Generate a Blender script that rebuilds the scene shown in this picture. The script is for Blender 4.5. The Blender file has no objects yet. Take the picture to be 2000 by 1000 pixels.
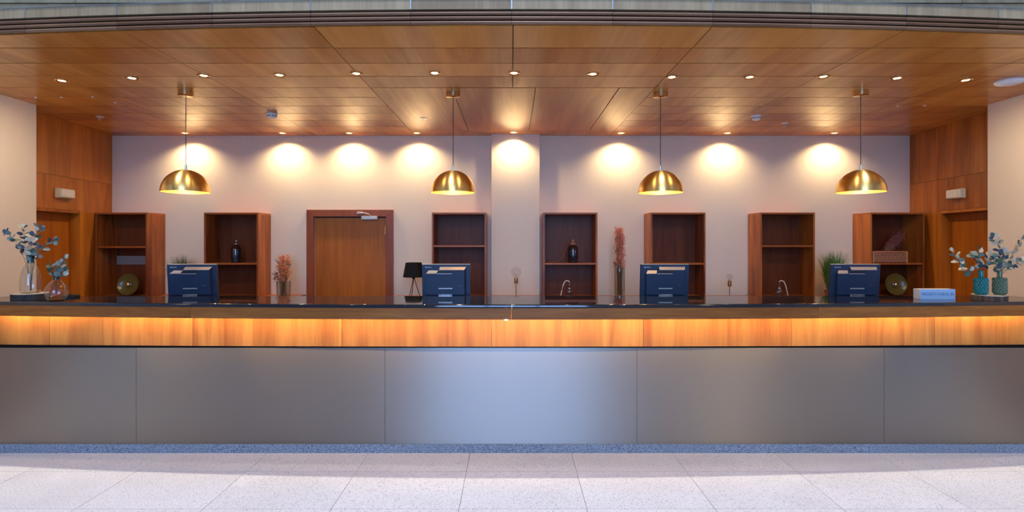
import bpy, math, random
from mathutils import Vector, Matrix
random.seed(7)
SC = bpy.context.scene
COL = SC.collection
PI = math.pi

# ------------------------------------------------------------------ camera
F = 1055.0            # focal length in pixels of the 2000 px wide frame
EYE = 1.70
cd = bpy.data.cameras.new('camera')
cd.sensor_width = 36.0
cd.lens = 36.0 * F / 2000.0
cd.shift_y = -31.0 / 2000.0
cd.clip_start = 0.05
cam = bpy.data.objects.new('camera', cd)
COL.objects.link(cam)
cam.location = (0, 0, EYE)
cam.rotation_euler = (PI / 2, 0, 0)
SC.camera = cam

# ------------------------------------------------------------------ world, sun, exposure
W = bpy.data.worlds.new('sky')
SC.world = W
W.use_nodes = True
bg = W.node_tree.nodes['Background']
bg.inputs[0].default_value = (0.30, 0.52, 1.0, 1)
bg.inputs[1].default_value = 9.0
sl = bpy.data.lights.new('sun', 'SUN')
sl.energy = 2.3
sl.color = (1.0, 0.86, 0.66)
sl.angle = math.radians(0.6)
sun = bpy.data.objects.new('sun', sl)
COL.objects.link(sun)
sun.location = (0, -2, 12)
sun.rotation_euler = Vector((0, 0.234, -1)).to_track_quat('-Z', 'Y').to_euler()

def portal(name, loc, rot, sx, sy):
    l = bpy.data.lights.new(name, 'AREA')
    l.shape = 'RECTANGLE'; l.size = sx; l.size_y = sy
    l.cycles.is_portal = True
    o = bpy.data.objects.new(name, l); COL.objects.link(o)
    o.location = loc; o.rotation_euler = rot
    return o
portal('skylight_portal', (0, 2.0, 6.5), (0, 0, 0), 10.0, 1.2)
portal('window_portal', (0, -7.0, 3.4), (PI / 2, 0, 0), 5.0, 5.6)   # set so that it faces into the lobby

VS = SC.view_settings
VS.view_transform = 'Standard'
VS.look = 'None'
VS.gamma = 1.0
VS.use_curve_mapping = False
VS.exposure = 0.0
SC.cycles.max_bounces = 8
SC.cycles.transparent_max_bounces = 16
SC.cycles.sample_clamp_indirect = 60.0
SC.cycles.caustics_reflective = False
SC.cycles.caustics_refractive = False

# ------------------------------------------------------------------ materials
def new_mat(name):
    m = bpy.data.materials.new(name); m.use_nodes = True
    nt = m.node_tree
    return m, nt, nt.nodes['Principled BSDF']

def setp(b, **k):
    names = dict(color='Base Color', rough='Roughness', metal='Metallic', spec='Specular IOR Level',
                 coat='Coat Weight', coat_rough='Coat Roughness', trans='Transmission Weight', ior='IOR',
                 aniso='Anisotropic', emit='Emission Color', emit_s='Emission Strength', alpha='Alpha')
    for a, v in k.items():
        if a in ('color', 'emit') and len(v) == 3: v = (*v, 1)
        b.inputs[names[a]].default_value = v

def plain(name, color, rough=0.5, var=0.07, **k):
    m, nt, b = new_mat(name)
    setp(b, color=color, rough=rough, **k)
    n = nt.nodes.new('ShaderNodeTexNoise'); n.inputs['Scale'].default_value = 35; n.inputs['Detail'].default_value = 3
    tc = nt.nodes.new('ShaderNodeTexCoord'); nt.links.new(tc.outputs['Object'], n.inputs['Vector'])
    mx = nt.nodes.new('ShaderNodeMix'); mx.data_type = 'RGBA'
    c = color
    mx.inputs['A'].default_value = (*[q * (1 - var) for q in c], 1)
    mx.inputs['B'].default_value = (*[min(1, q * (1 + var)) for q in c], 1)
    nt.links.new(n.outputs['Fac'], mx.inputs['Factor'])
    nt.links.new(mx.outputs['Result'], b.inputs['Base Color'])
    return m

def wood(name, dark, light, grain='Z', rough=0.35, scale=1.0, coat=0.0, vary=0.25, stripes=0.6, spec=0.5, bump=0.04, coat_rough=0.15):
    m, nt, b = new_mat(name)
    N, L = nt.nodes, nt.links
    tc = N.new('ShaderNodeTexCoord'); oi = N.new('ShaderNodeObjectInfo')
    off = N.new('ShaderNodeMath'); off.operation = 'MULTIPLY'; off.inputs[1].default_value = 37.0
    L.new(oi.outputs['Random'], off.inputs[0])
    add = N.new('ShaderNodeVectorMath'); add.operation = 'ADD'
    L.new(tc.outputs['Object'], add.inputs[0]); L.new(off.outputs[0], add.inputs[1])
    def mapped(a, g):
        mp = N.new('ShaderNodeMapping')
        s = [a * scale] * 3; s['XYZ'.index(grain)] = g * scale
        mp.inputs['Scale'].default_value = s
        L.new(add.outputs[0], mp.inputs['Vector']); return mp
    m1 = mapped(5.0, 0.55)
    n1 = N.new('ShaderNodeTexNoise'); n1.inputs['Scale'].default_value = 1.0; n1.inputs['Detail'].default_value = 3
    n1.inputs['Distortion'].default_value = 0.8
    L.new(m1.outputs[0], n1.inputs['Vector'])
    m2 = mapped(45.0, 1.6)
    n2 = N.new('ShaderNodeTexNoise'); n2.inputs['Scale'].default_value = 1.0; n2.inputs['Detail'].default_value = 5
    L.new(m2.outputs[0], n2.inputs['Vector'])
    mixf = N.new('ShaderNodeMix'); mixf.data_type = 'FLOAT'; mixf.inputs['Factor'].default_value = 1 - stripes
    L.new(n1.outputs['Fac'], mixf.inputs['A']); L.new(n2.outputs['Fac'], mixf.inputs['B'])
    # per piece tone
    t = N.new('ShaderNodeMath'); t.operation = 'MULTIPLY_ADD'
    L.new(oi.outputs['Random'], t.inputs[0]); t.inputs[1].default_value = vary; t.inputs[2].default_value = -vary / 2
    s = N.new('ShaderNodeMath'); s.operation = 'ADD'
    L.new(mixf.outputs['Result'], s.inputs[0]); L.new(t.outputs[0], s.inputs[1])
    r = N.new('ShaderNodeValToRGB')
    r.color_ramp.elements[0].position = 0.32; r.color_ramp.elements[0].color = (*dark, 1)
    r.color_ramp.elements[1].position = 0.68; r.color_ramp.elements[1].color = (*light, 1)
    L.new(s.outputs[0], r.inputs['Fac']); L.new(r.outputs['Color'], b.inputs['Base Color'])
    bp = N.new('ShaderNodeBump'); bp.inputs['Strength'].default_value = bump; bp.inputs['Distance'].default_value = 0.002
    L.new(n2.outputs['Fac'], bp.inputs['Height']); 
    if bump > 0: L.new(bp.outputs['Normal'], b.inputs['Normal'])
    setp(b, rough=rough, coat=coat, coat_rough=coat_rough, spec=spec)
    return m

def speckle(name, base, spots, scale, rough=0.35, lo=0.38, hi=0.5, spec=0.5):
    m, nt, b = new_mat(name)
    N, L = nt.nodes, nt.links
    tc = N.new('ShaderNodeTexCoord')
    oi = N.new('ShaderNodeObjectInfo')
    off = N.new('ShaderNodeMath'); off.operation = 'MULTIPLY'; off.inputs[1].default_value = 23.0
    L.new(oi.outputs['Random'], off.inputs[0])
    add = N.new('ShaderNodeVectorMath'); add.operation = 'ADD'
    L.new(tc.outputs['Object'], add.inputs[0]); L.new(off.outputs[0], add.inputs[1])
    n = N.new('ShaderNodeTexNoise'); n.inputs['Scale'].default_value = scale; n.inputs['Detail'].default_value = 4
    n.inputs['Roughness'].default_value = 0.75
    L.new(add.outputs[0], n.inputs['Vector'])
    r = N.new('ShaderNodeValToRGB')
    r.color_ramp.elements[0].position = lo; r.color_ramp.elements[0].color = (*spots, 1)
    r.color_ramp.elements[1].position = hi; r.color_ramp.elements[1].color = (*base, 1)
    L.new(n.outputs['Fac'], r.inputs['Fac'])
    n2 = N.new('ShaderNodeTexNoise'); n2.inputs['Scale'].default_value = 2.2; n2.inputs['Detail'].default_value = 3
    L.new(add.outputs[0], n2.inputs['Vector'])
    r2 = N.new('ShaderNodeMapRange'); r2.inputs['To Min'].default_value = 0.86; r2.inputs['To Max'].default_value = 1.1
    L.new(n2.outputs['Fac'], r2.inputs['Value'])
    mu = N.new('ShaderNodeMix'); mu.data_type = 'RGBA'; mu.blend_type = 'MULTIPLY'; mu.inputs['Factor'].default_value = 1
    L.new(r.outputs['Color'], mu.inputs['A']); L.new(r2.outputs['Result'], mu.inputs['B'])
    L.new(mu.outputs['Result'], b.inputs['Base Color'])
    setp(b, rough=rough, spec=spec)
    return m

def metal(name, color, rough, aniso=0.0, tangent=None, rot=0.0, radial=False):
    m, nt, b = new_mat(name)
    setp(b, color=color, metal=1.0, rough=rough, aniso=aniso)
    b.inputs['Anisotropic Rotation'].default_value = rot
    if radial:
        t = nt.nodes.new('ShaderNodeTangent'); t.direction_type = 'RADIAL'; t.axis = 'Z'
        nt.links.new(t.outputs[0], b.inputs['Tangent'])
    elif tangent:
        c = nt.nodes.new('ShaderNodeCombineXYZ')
        for i in range(3): c.inputs[i].default_value = tangent[i]
        nt.links.new(c.outputs[0], b.inputs['Tangent'])
    return m

def thin_glass(name, tint, ior=1.45, rough=0.02, gain=1.0):
    m = bpy.data.materials.new(name); m.use_nodes = True
    nt = m.node_tree; N, L = nt.nodes, nt.links
    N.remove(N['Principled BSDF'])
    out = N['Material Output']
    t = N.new('ShaderNodeBsdfTransparent'); t.inputs[0].default_value = (*tint, 1)
    g = N.new('ShaderNodeBsdfGlossy'); g.inputs['Roughness'].default_value = rough
    f = N.new('ShaderNodeLayerWeight'); f.inputs[0].default_value = 0.5
    pw = N.new('ShaderNodeMath'); pw.operation = 'POWER'; pw.inputs[1].default_value = 3.5
    L.new(f.outputs['Facing'], pw.inputs[0])
    mu = N.new('ShaderNodeMath'); mu.operation = 'MULTIPLY_ADD'; mu.use_clamp = True; mu.inputs[1].default_value = 0.6 * gain; mu.inputs[2].default_value = 0.05 * gain
    L.new(pw.outputs[0], mu.inputs[0])
    mx = N.new('ShaderNodeMixShader')
    L.new(mu.outputs[0], mx.inputs[0]); L.new(t.outputs[0], mx.inputs[1]); L.new(g.outputs[0], mx.inputs[2])
    L.new(mx.outputs[0], out.inputs[0])
    return m

def emitter(name, color, s):
    m, nt, b = new_mat(name)
    setp(b, color=(0, 0, 0), emit=color, emit_s=s)
    return m

M = {}
M['ceil'] = wood('cherry_ceiling_veneer', (0.42, 0.135, 0.016), (0.66, 0.28, 0.052), 'Y', rough=0.5, scale=1.0, vary=0.2, stripes=0.75, bump=0, coat=0.6, coat_rough=0.2, spec=0.2)
M['ceil'].node_tree.nodes['Principled BSDF'].inputs['Coat IOR'].default_value = 1.5
M['cherry'] = wood('cherry_wall_veneer', (0.28, 0.075, 0.006), (0.55, 0.19, 0.022), 'Z', rough=0.4, scale=1.5, stripes=0.75, spec=0.35)
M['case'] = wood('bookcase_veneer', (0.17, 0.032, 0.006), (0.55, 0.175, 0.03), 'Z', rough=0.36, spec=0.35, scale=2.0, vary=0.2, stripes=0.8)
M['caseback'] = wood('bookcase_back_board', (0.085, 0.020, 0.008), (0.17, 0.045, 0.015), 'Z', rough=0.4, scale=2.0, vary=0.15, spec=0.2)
M['caseh'] = wood('bookcase_shelf_veneer', (0.32, 0.08, 0.015), (0.48, 0.15, 0.035), 'X', spec=0.35, rough=0.36, scale=2.2, vary=0.2)
M['door'] = wood('door_veneer', (0.30, 0.08, 0.006), (0.48, 0.155, 0.016), 'Z', rough=0.4, scale=1.2, vary=0.1, spec=0.35)
M['doorframe'] = wood('door_frame_wood', (0.22, 0.05, 0.015), (0.32, 0.085, 0.025), 'Z', rough=0.35, scale=2)
M['panel'] = wood('counter_panel_veneer', (0.37, 0.12, 0.02), (0.66, 0.30, 0.062), 'Z', rough=0.35, scale=1.6, vary=0.12, stripes=0.8)
M['apron'] = wood('counter_apron_wood', (0.26, 0.072, 0.010), (0.46, 0.168, 0.032), 'X', spec=0.3, rough=0.4, scale=2.0, vary=0.1)
M['fascia'] = wood('fascia_veneer', (0.32, 0.205, 0.105), (0.50, 0.345, 0.185), 'Z', rough=0.45, scale=2.5, vary=0.25, spec=0.25)
M['bead'] = wood('bead_moulding_wood', (0.17, 0.072, 0.030), (0.27, 0.130, 0.062), 'X', rough=0.4, scale=2, spec=0.25)
M['dark'] = plain('dark_void', (0.02, 0.016, 0.013), 0.8)
M['plaster'] = plain('painted_plaster', (0.77, 0.685, 0.55), 0.6, var=.02)
M['plaster_side'] = plain('side_wall_paint', (0.74, 0.65, 0.55), 0.6, var=.02)
M['lobby'] = plain('lobby_wall_paint', (0.42, 0.42, 0.43), 0.7)
M['floor'] = speckle('pale_terrazzo', (0.68, 0.69, 0.71), (0.34, 0.33, 0.34), 95, 0.38, lo=0.36, hi=0.47)
M['grout'] = plain('grout', (0.30, 0.28, 0.27), 0.8)
M['kick'] = speckle('grey_granite', (0.33, 0.42, 0.53), (0.06, 0.085, 0.12), 130, 0.4, lo=0.40, hi=0.56)
M['granite'] = plain('black_polished_granite', (0.016, 0.018, 0.023), 0.05, spec=1.0)
M['steel'] = metal('brushed_steel', (0.36, 0.34, 0.31), 0.42, 0.95, tangent=(0, 0, 1))
M['gold'] = metal('brushed_brass', (0.96, 0.66, 0.23), 0.33, 0.75, rot=0.25, radial=True)
M['goldleaf'] = plain('gold_leaf', (0.95, 0.66, 0.22), 0.45, metal=0.6)
M['brass'] = metal('polished_brass', (0.80, 0.55, 0.24), 0.22)
M['cord'] = plain('black_cord', (0.012, 0.010, 0.009), 0.6)
M['black'] = plain('matt_black', (0.006, 0.0055, 0.006), 0.7, spec=0.2)
M['blackplastic'] = plain('black_plastic', (0.015, 0.016, 0.02), 0.35)
M['white'] = plain('white_plastic', (0.82, 0.82, 0.82), 0.35)
M['ivory'] = plain('ivory_plastic', (0.72, 0.68, 0.58), 0.35)
M['monitor'] = plain('navy_black_plastic', (0.014, 0.034, 0.080), 0.42)
M['silver'] = metal('silver_metal', (0.75, 0.75, 0.76), 0.3)
M['chrome'] = metal('chrome', (0.85, 0.85, 0.86), 0.1)
M['closer'] = plain('silver_paint', (0.62, 0.61, 0.60), 0.35, metal=0.5)
M['trunking'] = plain('grey_brown_plastic', (0.30, 0.25, 0.22), 0.5)
M['glass'] = thin_glass('clear_glass', (0.90, 0.94, 0.95), 1.5, gain=1.9)
M['clearglass'] = thin_glass('bulb_glass', (0.96, 0.96, 0.96), gain=0.8)
M['tealglass'] = thin_glass('teal_tinted_glass', (0.20, 0.47, 0.56), 1.5, gain=1.6)
M['smoke'] = thin_glass('smoked_glass', (0.55, 0.56, 0.60), 1.6, gain=1.8)
M['stem'] = plain('leaf_stem', (0.10, 0.10, 0.07), 0.6)
for k, c in dict(leaf_blue=(0.045, 0.085, 0.145), leaf_green=(0.045, 0.11, 0.085), leaf_pale=(0.50, 0.54, 0.43), leaf_grey=(0.16, 0.26, 0.25),
                 leaf_cream=(0.62, 0.56, 0.42)).items():
    M[k] = plain(k, c, 0.5)
M['dry_orange'] = plain('dried_orange_bloom', (0.74, 0.25, 0.09), 0.8)
M['dry_yellow'] = plain('dried_yellow_bloom', (0.72, 0.42, 0.10), 0.8)
M['dry_dark'] = plain('dried_brown_bloom', (0.14, 0.045, 0.035), 0.8)
M['dry_pink'] = plain('dried_pink_bloom', (0.72, 0.22, 0.17), 0.8)
M['dry_purple'] = plain('dried_mauve_bloom', (0.26, 0.07, 0.075), 0.9)
M['dry_stem'] = plain('dried_stem', (0.34, 0.17, 0.09), 0.8)
M['grass'] = plain('grass_blade', (0.09, 0.22, 0.045), 0.5)
M['grass_dark'] = plain('dark_grass_blade', (0.05, 0.10, 0.05), 0.5)
M['terracotta'] = plain('terracotta', (0.36, 0.16, 0.09), 0.7)
M['pebble'] = speckle('dark_pebbles', (0.03, 0.035, 0.05), (0.35, 0.38, 0.42), 120, 0.2, lo=0.34, hi=0.42)
M['wicker'] = plain('wicker_strand', (0.58, 0.27, 0.13), 0.6)
M['wickerdark'] = plain('wicker_core', (0.06, 0.018, 0.01), 0.7)
M['olive'] = plain('olive_gold_glass', (0.125, 0.108, 0.025), 0.25, coat=0.2)
M['bark'] = wood('bark', (0.06, 0.04, 0.03), (0.32, 0.21, 0.15), 'Z', rough=0.9, scale=3)
M['barkdark'] = wood('charred_bark', (0.012, 0.011, 0.011), (0.09, 0.085, 0.085), 'Z', rough=0.7, scale=3)
M['cutwood'] = plain('pale_cut_wood', (0.78, 0.68, 0.55), 0.6)
M['boxblue'] = plain('pale_blue_board', (0.44, 0.66, 0.95), 0.45)
M['boxwhite'] = plain('white_board', (0.80, 0.80, 0.80), 0.45)
M['letter'] = plain('blue_grey_lettering', (0.10, 0.24, 0.46), 0.5)
M['logo'] = plain('silver_lettering', (0.75, 0.78, 0.82), 0.4)
M['redlogo'] = plain('mauve_lettering', (0.35, 0.12, 0.25), 0.4)
M['redglass'] = plain('teal_hobnail_glass', (0.0, 0.20, 0.19), 0.07, coat=0.5)
M['oliveglass'] = plain('olive_hobnail_glass', (0.12, 0.19, 0.10), 0.07, coat=0.5)
M['warm_led'] = emitter('warm_led', (1.0, 0.62, 0.25), 14)
M['lens_warm'] = emitter('lens_warm', (1.0, 0.72, 0.38), 14)
M['lens_white'] = emitter('lens_white', (1.0, 0.93, 0.85), 22)
M['bulb'] = emitter('pendant_bulb', (1.0, 0.72, 0.36), 6)

# ------------------------------------------------------------------ mesh helpers
class MB:
    def __init__(s): s.v = []; s.f = []
    def add(s, vs, fs):
        o = len(s.v); s.v += [tuple(p) for p in vs]; s.f += [tuple(i + o for i in f) for f in fs]; return s
    def box(s, x0, x1, y0, y1, z0, z1):
        v = [(x, y, z) for z in (z0, z1) for y in (y0, y1) for x in (x0, x1)]
        return s.add(v, [(0, 2, 3, 1), (4, 5, 7, 6), (0, 1, 5, 4), (2, 6, 7, 3), (0, 4, 6, 2), (1, 3, 7, 5)])
    def arcbox(s, x0, x1, fr, bk, z0, z1, n=12, ch=0.0):
        """a bar along X whose front and back follow fr(x) and bk(x); ch chamfers the front edges"""
        vs = []; fs = []
        if ch > 0:
            arc = [(ch - ch * math.cos(PI / 2 * q / 6), -ch + ch * math.sin(PI / 2 * q / 6)) for q in range(7)]
            ring = lambda x: [(x, fr(x) + .003, z0), (x, fr(x), z0 + .003)] + [(x, fr(x) + a, z1 + b) for a, b in arc] + [(x, fr(x) + ch + .002, z1), (x, bk(x), z1), (x, bk(x), z0)]
        else: ring = lambda x: [(x, fr(x), z0), (x, fr(x), z1), (x, bk(x), z1), (x, bk(x), z0)]
        k = 12 if ch > 0 else 4
        for i in range(n + 1): vs += ring(x0 + (x1 - x0) * i / n)
        for i in range(n):
            for j in range(k):
                a = i * k + j; b = i * k + (j + 1) % k
                fs.append((a, a + k, b + k, b))
        fs.append(tuple(range(k))); fs.append(tuple(reversed(range(n * k, n * k + k))))
        return s.add(vs, fs)
    def lathe(s, prof, c=(0, 0, 0), n=24, R=None, cap0=False, cap1=False):
        vs = []; fs = []
        for (r, z) in prof:
            for i in range(n):
                a = 2 * PI * i / n; p = Vector((r * math.cos(a), r * math.sin(a), z))
                if R: p = R @ p
                vs.append(p + Vector(c))
        for k in range(len(prof) - 1):
            for i in range(n):
                j = (i + 1) % n
                fs.append((k * n + i, k * n + j, (k + 1) * n + j, (k + 1) * n + i))
        if cap0: fs.append(tuple(reversed(range(n))))
        if cap1: fs.append(tuple(range((len(prof) - 1) * n, len(prof) * n)))
        return s.add(vs, fs)
    def tube(s, pts, r, n=6, r1=None, caps=True):
        pts = [Vector(p) for p in pts]; vs = []; fs = []; m = len(pts)
        up = Vector((0, 0, 1))
        for i, p in enumerate(pts):
            t = (pts[min(i + 1, m - 1)] - pts[max(i - 1, 0)]).normalized()
            a = t.cross(up if abs(t.dot(up)) < 0.95 else Vector((1, 0, 0))).normalized(); b = t.cross(a)
            rr = r if r1 is None else r + (r1 - r) * i / (m - 1)
            for k in range(n):
                w = 2 * PI * k / n
                vs.append(p + (a * math.cos(w) + b * math.sin(w)) * rr)
        for i in range(m - 1):
            for k in range(n):
                l = (k + 1) % n
                fs.append((i * n + k, i * n + l, (i + 1) * n + l, (i + 1) * n + k))
        if caps: fs.append(tuple(reversed(range(n)))); fs.append(tuple(range((m - 1) * n, m * n)))
        return s.add(vs, fs)
    def loft(s, A, B):
        """closed prism between two equal polygons"""
        n = len(A)
        fs = [tuple(range(n)), tuple(reversed(range(n, 2 * n)))] + [(i, i + n, (i + 1) % n + n, (i + 1) % n) for i in range(n)]
        return s.add(list(A) + list(B), fs)
    def prism_xy(s, poly, z0, z1):
        return s.loft([(x, y, z0) for x, y in poly], [(x, y, z1) for x, y in poly])
    def mesh(s, name, mat, smooth=None):
        me = bpy.data.meshes.new(name)
        me.from_pydata([tuple(p) for p in s.v], [], s.f)
        import bmesh
        bm = bmesh.new(); bm.from_mesh(me); bmesh.ops.recalc_face_normals(bm, faces=bm.faces); bm.to_mesh(me); bm.free()
        if mat is not None: me.materials.append(M[mat] if isinstance(mat, str) else mat)
        if smooth:
            me.shade_smooth(); me.set_sharp_from_angle(angle=math.radians(smooth))
        return me
    def build(s, name, mat, parent=None, smooth=None, bevel=0.0, loc=None, rot=None):
        return link(name, s.mesh(name, mat, smooth), parent, bevel, loc, rot)

def link(name, me, parent=None, bevel=0.0, loc=None, rot=None):
    o = bpy.data.objects.new(name, me); COL.objects.link(o)
    if parent is not None: o.parent = parent
    if loc is not None: o.location = loc
    if rot is not None: o.rotation_euler = rot
    if bevel:
        b = o.modifiers.new('bevel', 'BEVEL'); b.width = bevel; b.segments = 2; b.limit_method = 'ANGLE'
    return o

def tag(o, label, cat, group=None, kind=None):
    o['label'] = label; o['category'] = cat
    if group: o['group'] = group
    if kind: o['kind'] = kind
    return o
def thing(name, label, cat, loc=(0, 0, 0), rz=0.0, group=None, kind=None):
    o = bpy.data.objects.new(name, None); COL.objects.link(o)
    o.location = loc; o.rotation_euler = (0, 0, rz); o.empty_display_size = 0.1
    return tag(o, label, cat, group, kind)
def at(px, py, d):
    return Vector(((px - 1000) * d / F, d, EYE + (469 - py) * d / F))
def ordinal(i, n):
    names = ['leftmost', 'second from left', 'third from left', 'fourth from left', 'fifth from left', 'sixth from left', 'seventh from left',
             'eighth from left', 'ninth from left', 'tenth from left']
    if i == n - 1: return 'rightmost'
    if n % 2 and i == n // 2: return 'middle'
    if i <= n // 2: return names[i]
    return {1: 'second from right', 2: 'third from right', 3: 'fourth from right', 4: 'fifth from right', 5: 'sixth from right'}[n - 1 - i]
def text(name, body, size, mat, parent, loc, rot=(PI / 2, 0, 0), width=None):
    c = bpy.data.curves.new(name, 'FONT'); c.body = body; c.size = size; c.align_x = 'CENTER'; c.align_y = 'CENTER'
    c.extrude = 0.0004; c.resolution_u = 2
    o = bpy.data.objects.new(name, c); COL.objects.link(o)
    dg = bpy.context.evaluated_depsgraph_get()
    me = bpy.data.meshes.new_from_object(o.evaluated_get(dg)); me.name = name
    bpy.data.objects.remove(o)
    me.materials.clear(); me.materials.append(M[mat])
    q = link(name, me, parent, loc=loc, rot=rot)
    if width:
        xs = [v.co.x for v in me.vertices]; k = width / (max(xs) - min(xs))
        for v in me.vertices: v.co.x *= k
    return q

# ------------------------------------------------------------------ dimensions
CZ = 2.962                                     # ceiling
BACK = 6.528                                   # back wall
def head(x): return 3.155 + x * x / 69.2       # bowed header
def cfront(x): return 4.069 + x * x / 80.0     # bowed counter front
def pfront(x): return 4.300 + x * x / 200.0    # lit wooden band
CT = 1.214                                     # counter top
WT = 1.045                                     # back cabinet top

# ------------------------------------------------------------------ setting: floor
fl = MB().box(-8, 8, -8, 4.6, -0.12, -0.012).build('floor', 'grout')
tag(fl, 'pale speckled stone tile floor in front of the counter', 'floor', kind='structure')
TW, TD = 0.809, 0.552
tile = MB().box(-TW / 2 + .0015, TW / 2 - .0015, -TD / 2 + .0015, TD / 2 - .0015, -0.012, 0).mesh('floor_tile', 'floor')
for r in range(15):
    for k in range(-8, 8):
        link('floor_tile', tile, fl, loc=(-0.335 + TW * (k + .5), 3.968 + TD * (.5 - r), 0))
sf = MB().box(-5.3, 5.3, 4.6, 6.9, -0.12, 0).build('floor', 'floor')
tag(sf, 'pale stone floor of the staff area behind the counter', 'floor', kind='structure')

# ------------------------------------------------------------------ setting: ceiling
ce = MB().arcbox(-5.3, 5.3, lambda x: head(x) + .05, lambda x: 6.75, CZ + .014, CZ + .15, 24).build('ceiling', 'dark')
tag(ce, 'glossy cherry wood panelled ceiling over the reception counter', 'ceiling', kind='structure')
JX = [k * 1.178 + 0.006 for k in range(-5, 6)]
ROW = [3.548 + .307 * k for k in range(10)] + [BACK + .02]
G = .0028; GY = .006
pm = MB().box(-.589 + G, .589 - G, -.1535 + GY, .1535 - GY, 0, .012).mesh('ceiling_panel', 'ceil')
for i in range(10):
    x0, x1 = JX[i], JX[i + 1]; xc = (x0 + x1) / 2
    b = MB().arcbox(x0 + G - xc, x1 - G - xc, lambda x: head(x + xc) + .03 - 3.4, lambda x: 3.548 - GY - 3.4, 0, .012, 6)
    b.build('ceiling_panel', 'ceil', ce, loc=(xc, 3.4, CZ))
    for j in range(10):
        y0, y1 = ROW[j], ROW[j + 1]
        if 4 <= i <= 5 and 3 <= j <= 8: continue
        if j < 9: link('ceiling_panel', pm, ce, loc=(xc, (y0 + y1) / 2, CZ))
        else: MB().box(x0 - xc + G, x1 - xc - G, y0 - 6.4 + GY, y1 - 6.4, 0, .012).build('ceiling_panel', 'ceil', ce, loc=(xc, 6.4, CZ))
ax = [JX[4], -.50, .197, .89, JX[6]]
for i in range(4):
    x0, x1 = ax[i], ax[i + 1]; xc = (x0 + x1) / 2
    MB().box(x0 - xc + .003, x1 - xc - .003, 4.469 - 5.3 + .009, 6.22 - 5.3 - .006, 0, .012).build('access_panel', 'ceil', ce, loc=(xc, 5.3, CZ - (.002 if i % 2 else 0)))
MB().box(JX[4] + G, JX[6] - G, 6.222 - 6.27, 6.31 - 6.27 - G, 0, .012).build('ceiling_panel', 'ceil', ce, loc=(0, 6.27, CZ))

# ------------------------------------------------------------------ setting: header and wall above it
hd = MB().arcbox(-5.2, 5.2, lambda x: head(x) + .03, lambda x: head(x) + .15, CZ + .0135, 3.10, 24).build('trim_1', 'dark')
tag(hd, 'bowed grey brown wooden header with three bead mouldings above the counter', 'trim', kind='structure')
fj = [-.002 + .592 * k for k in range(-8, 9)]
for i in range(len(fj) - 1):
    x0, x1 = fj[i], fj[i + 1]
    MB().arcbox(x0 + .003, x1 - .003, lambda x: head(x) + .004, lambda x: head(x) + .03, 3.052, 3.112, 4).build('fascia_panel', 'fascia', hd)
    MB().arcbox(x1 - .003, x1 + .003, lambda x: head(x) + .002, lambda x: head(x) + .03, 3.052, 3.112, 1).build('joint_strip', 'silver', hd)
MB().arcbox(-4.8, 4.8, lambda x: head(x), lambda x: head(x) + .03, 3.112, 3.116, 24).build('top_edge_strip', 'silver', hd)
for k in range(3):
    zc = 2.975 + .0275 * k
    for i in range(0, len(fj) - 1):
        x0, x1 = fj[i] + .001, fj[i + 1] - .001
        pts = [(x0 + (x1 - x0) * t / 4, head(x0 + (x1 - x0) * t / 4) + .014, zc) for t in range(5)]
        MB().tube(pts, .0108, 10).build('bead', 'bead', hd, smooth=50)
wu = MB().box(-8, 8, 3.47, 3.75, 3.0, 6.5).build('wall_front', 'dark')
tag(wu, 'grey brown panelled wall rising above the bowed header', 'wall', kind='structure')
ux = [-2.79 + .944 * k for k in range(-6, 13)]
for i in range(len(ux) - 1):
    for z0, z1, dy in ((3.0, 3.214, 0.006), (3.214, 4.2, 0.0), (4.2, 5.3, 0), (5.3, 6.5, 0)):
        MB().box(ux[i] + .002, ux[i + 1] - .002, 3.45 + dy, 3.47, z0 + .002, z1 - .002).build('wall_panel', 'fascia', wu)

# ------------------------------------------------------------------ setting: lobby shell behind and beside the camera
lw = MB().box(-8.2, -8, -8, 3.75, 0, 6.6).build('wall_lobby', 'lobby'); tag(lw, 'plain lobby side wall at far left out of frame', 'wall', kind='structure')
rw = MB().box(8, 8.2, -8, 3.75, 0, 6.6).build('wall_lobby', 'lobby'); tag(rw, 'plain lobby side wall at far right out of frame', 'wall', kind='structure')
bw = MB()
bw.box(-8.2, -2.5, -7.2, -7, 0, 6.6).box(2.5, 8.2, -7.2, -7, 0, 6.6).box(-2.5, 2.5, -7.2, -7, 0, .6).box(-2.5, 2.5, -7.2, -7, 6.2, 6.6)
bw = bw.build('wall_entrance', 'lobby'); tag(bw, 'lobby entrance wall behind the camera with a tall window', 'wall', kind='structure')
wf = MB()
for x in (-2.47, -.84, .84, 2.47): wf.box(x - .03, x + .03, -7.15, -7.05, .6, 6.2)
for z in (.63, 2.4, 4.3, 6.17): wf.box(-2.5, 2.5, -7.14, -7.06, z - .03, z + .03)
tag(wf.build('window_1', 'black'), 'tall black framed entrance window behind the camera', 'window', kind='structure')
rf = MB()
rf.box(-8.2, -5, -8, 3.75, 6.5, 6.6).box(5, 8.2, -8, 3.75, 6.5, 6.6).box(-5, 5, -8, 1.4, 6.5, 6.6).box(-5, 5, 2.6, 3.75, 6.5, 6.6)
tag(rf.build('ceiling', 'lobby'), 'high lobby roof around a rectangular skylight opening', 'ceiling', kind='structure')

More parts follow.
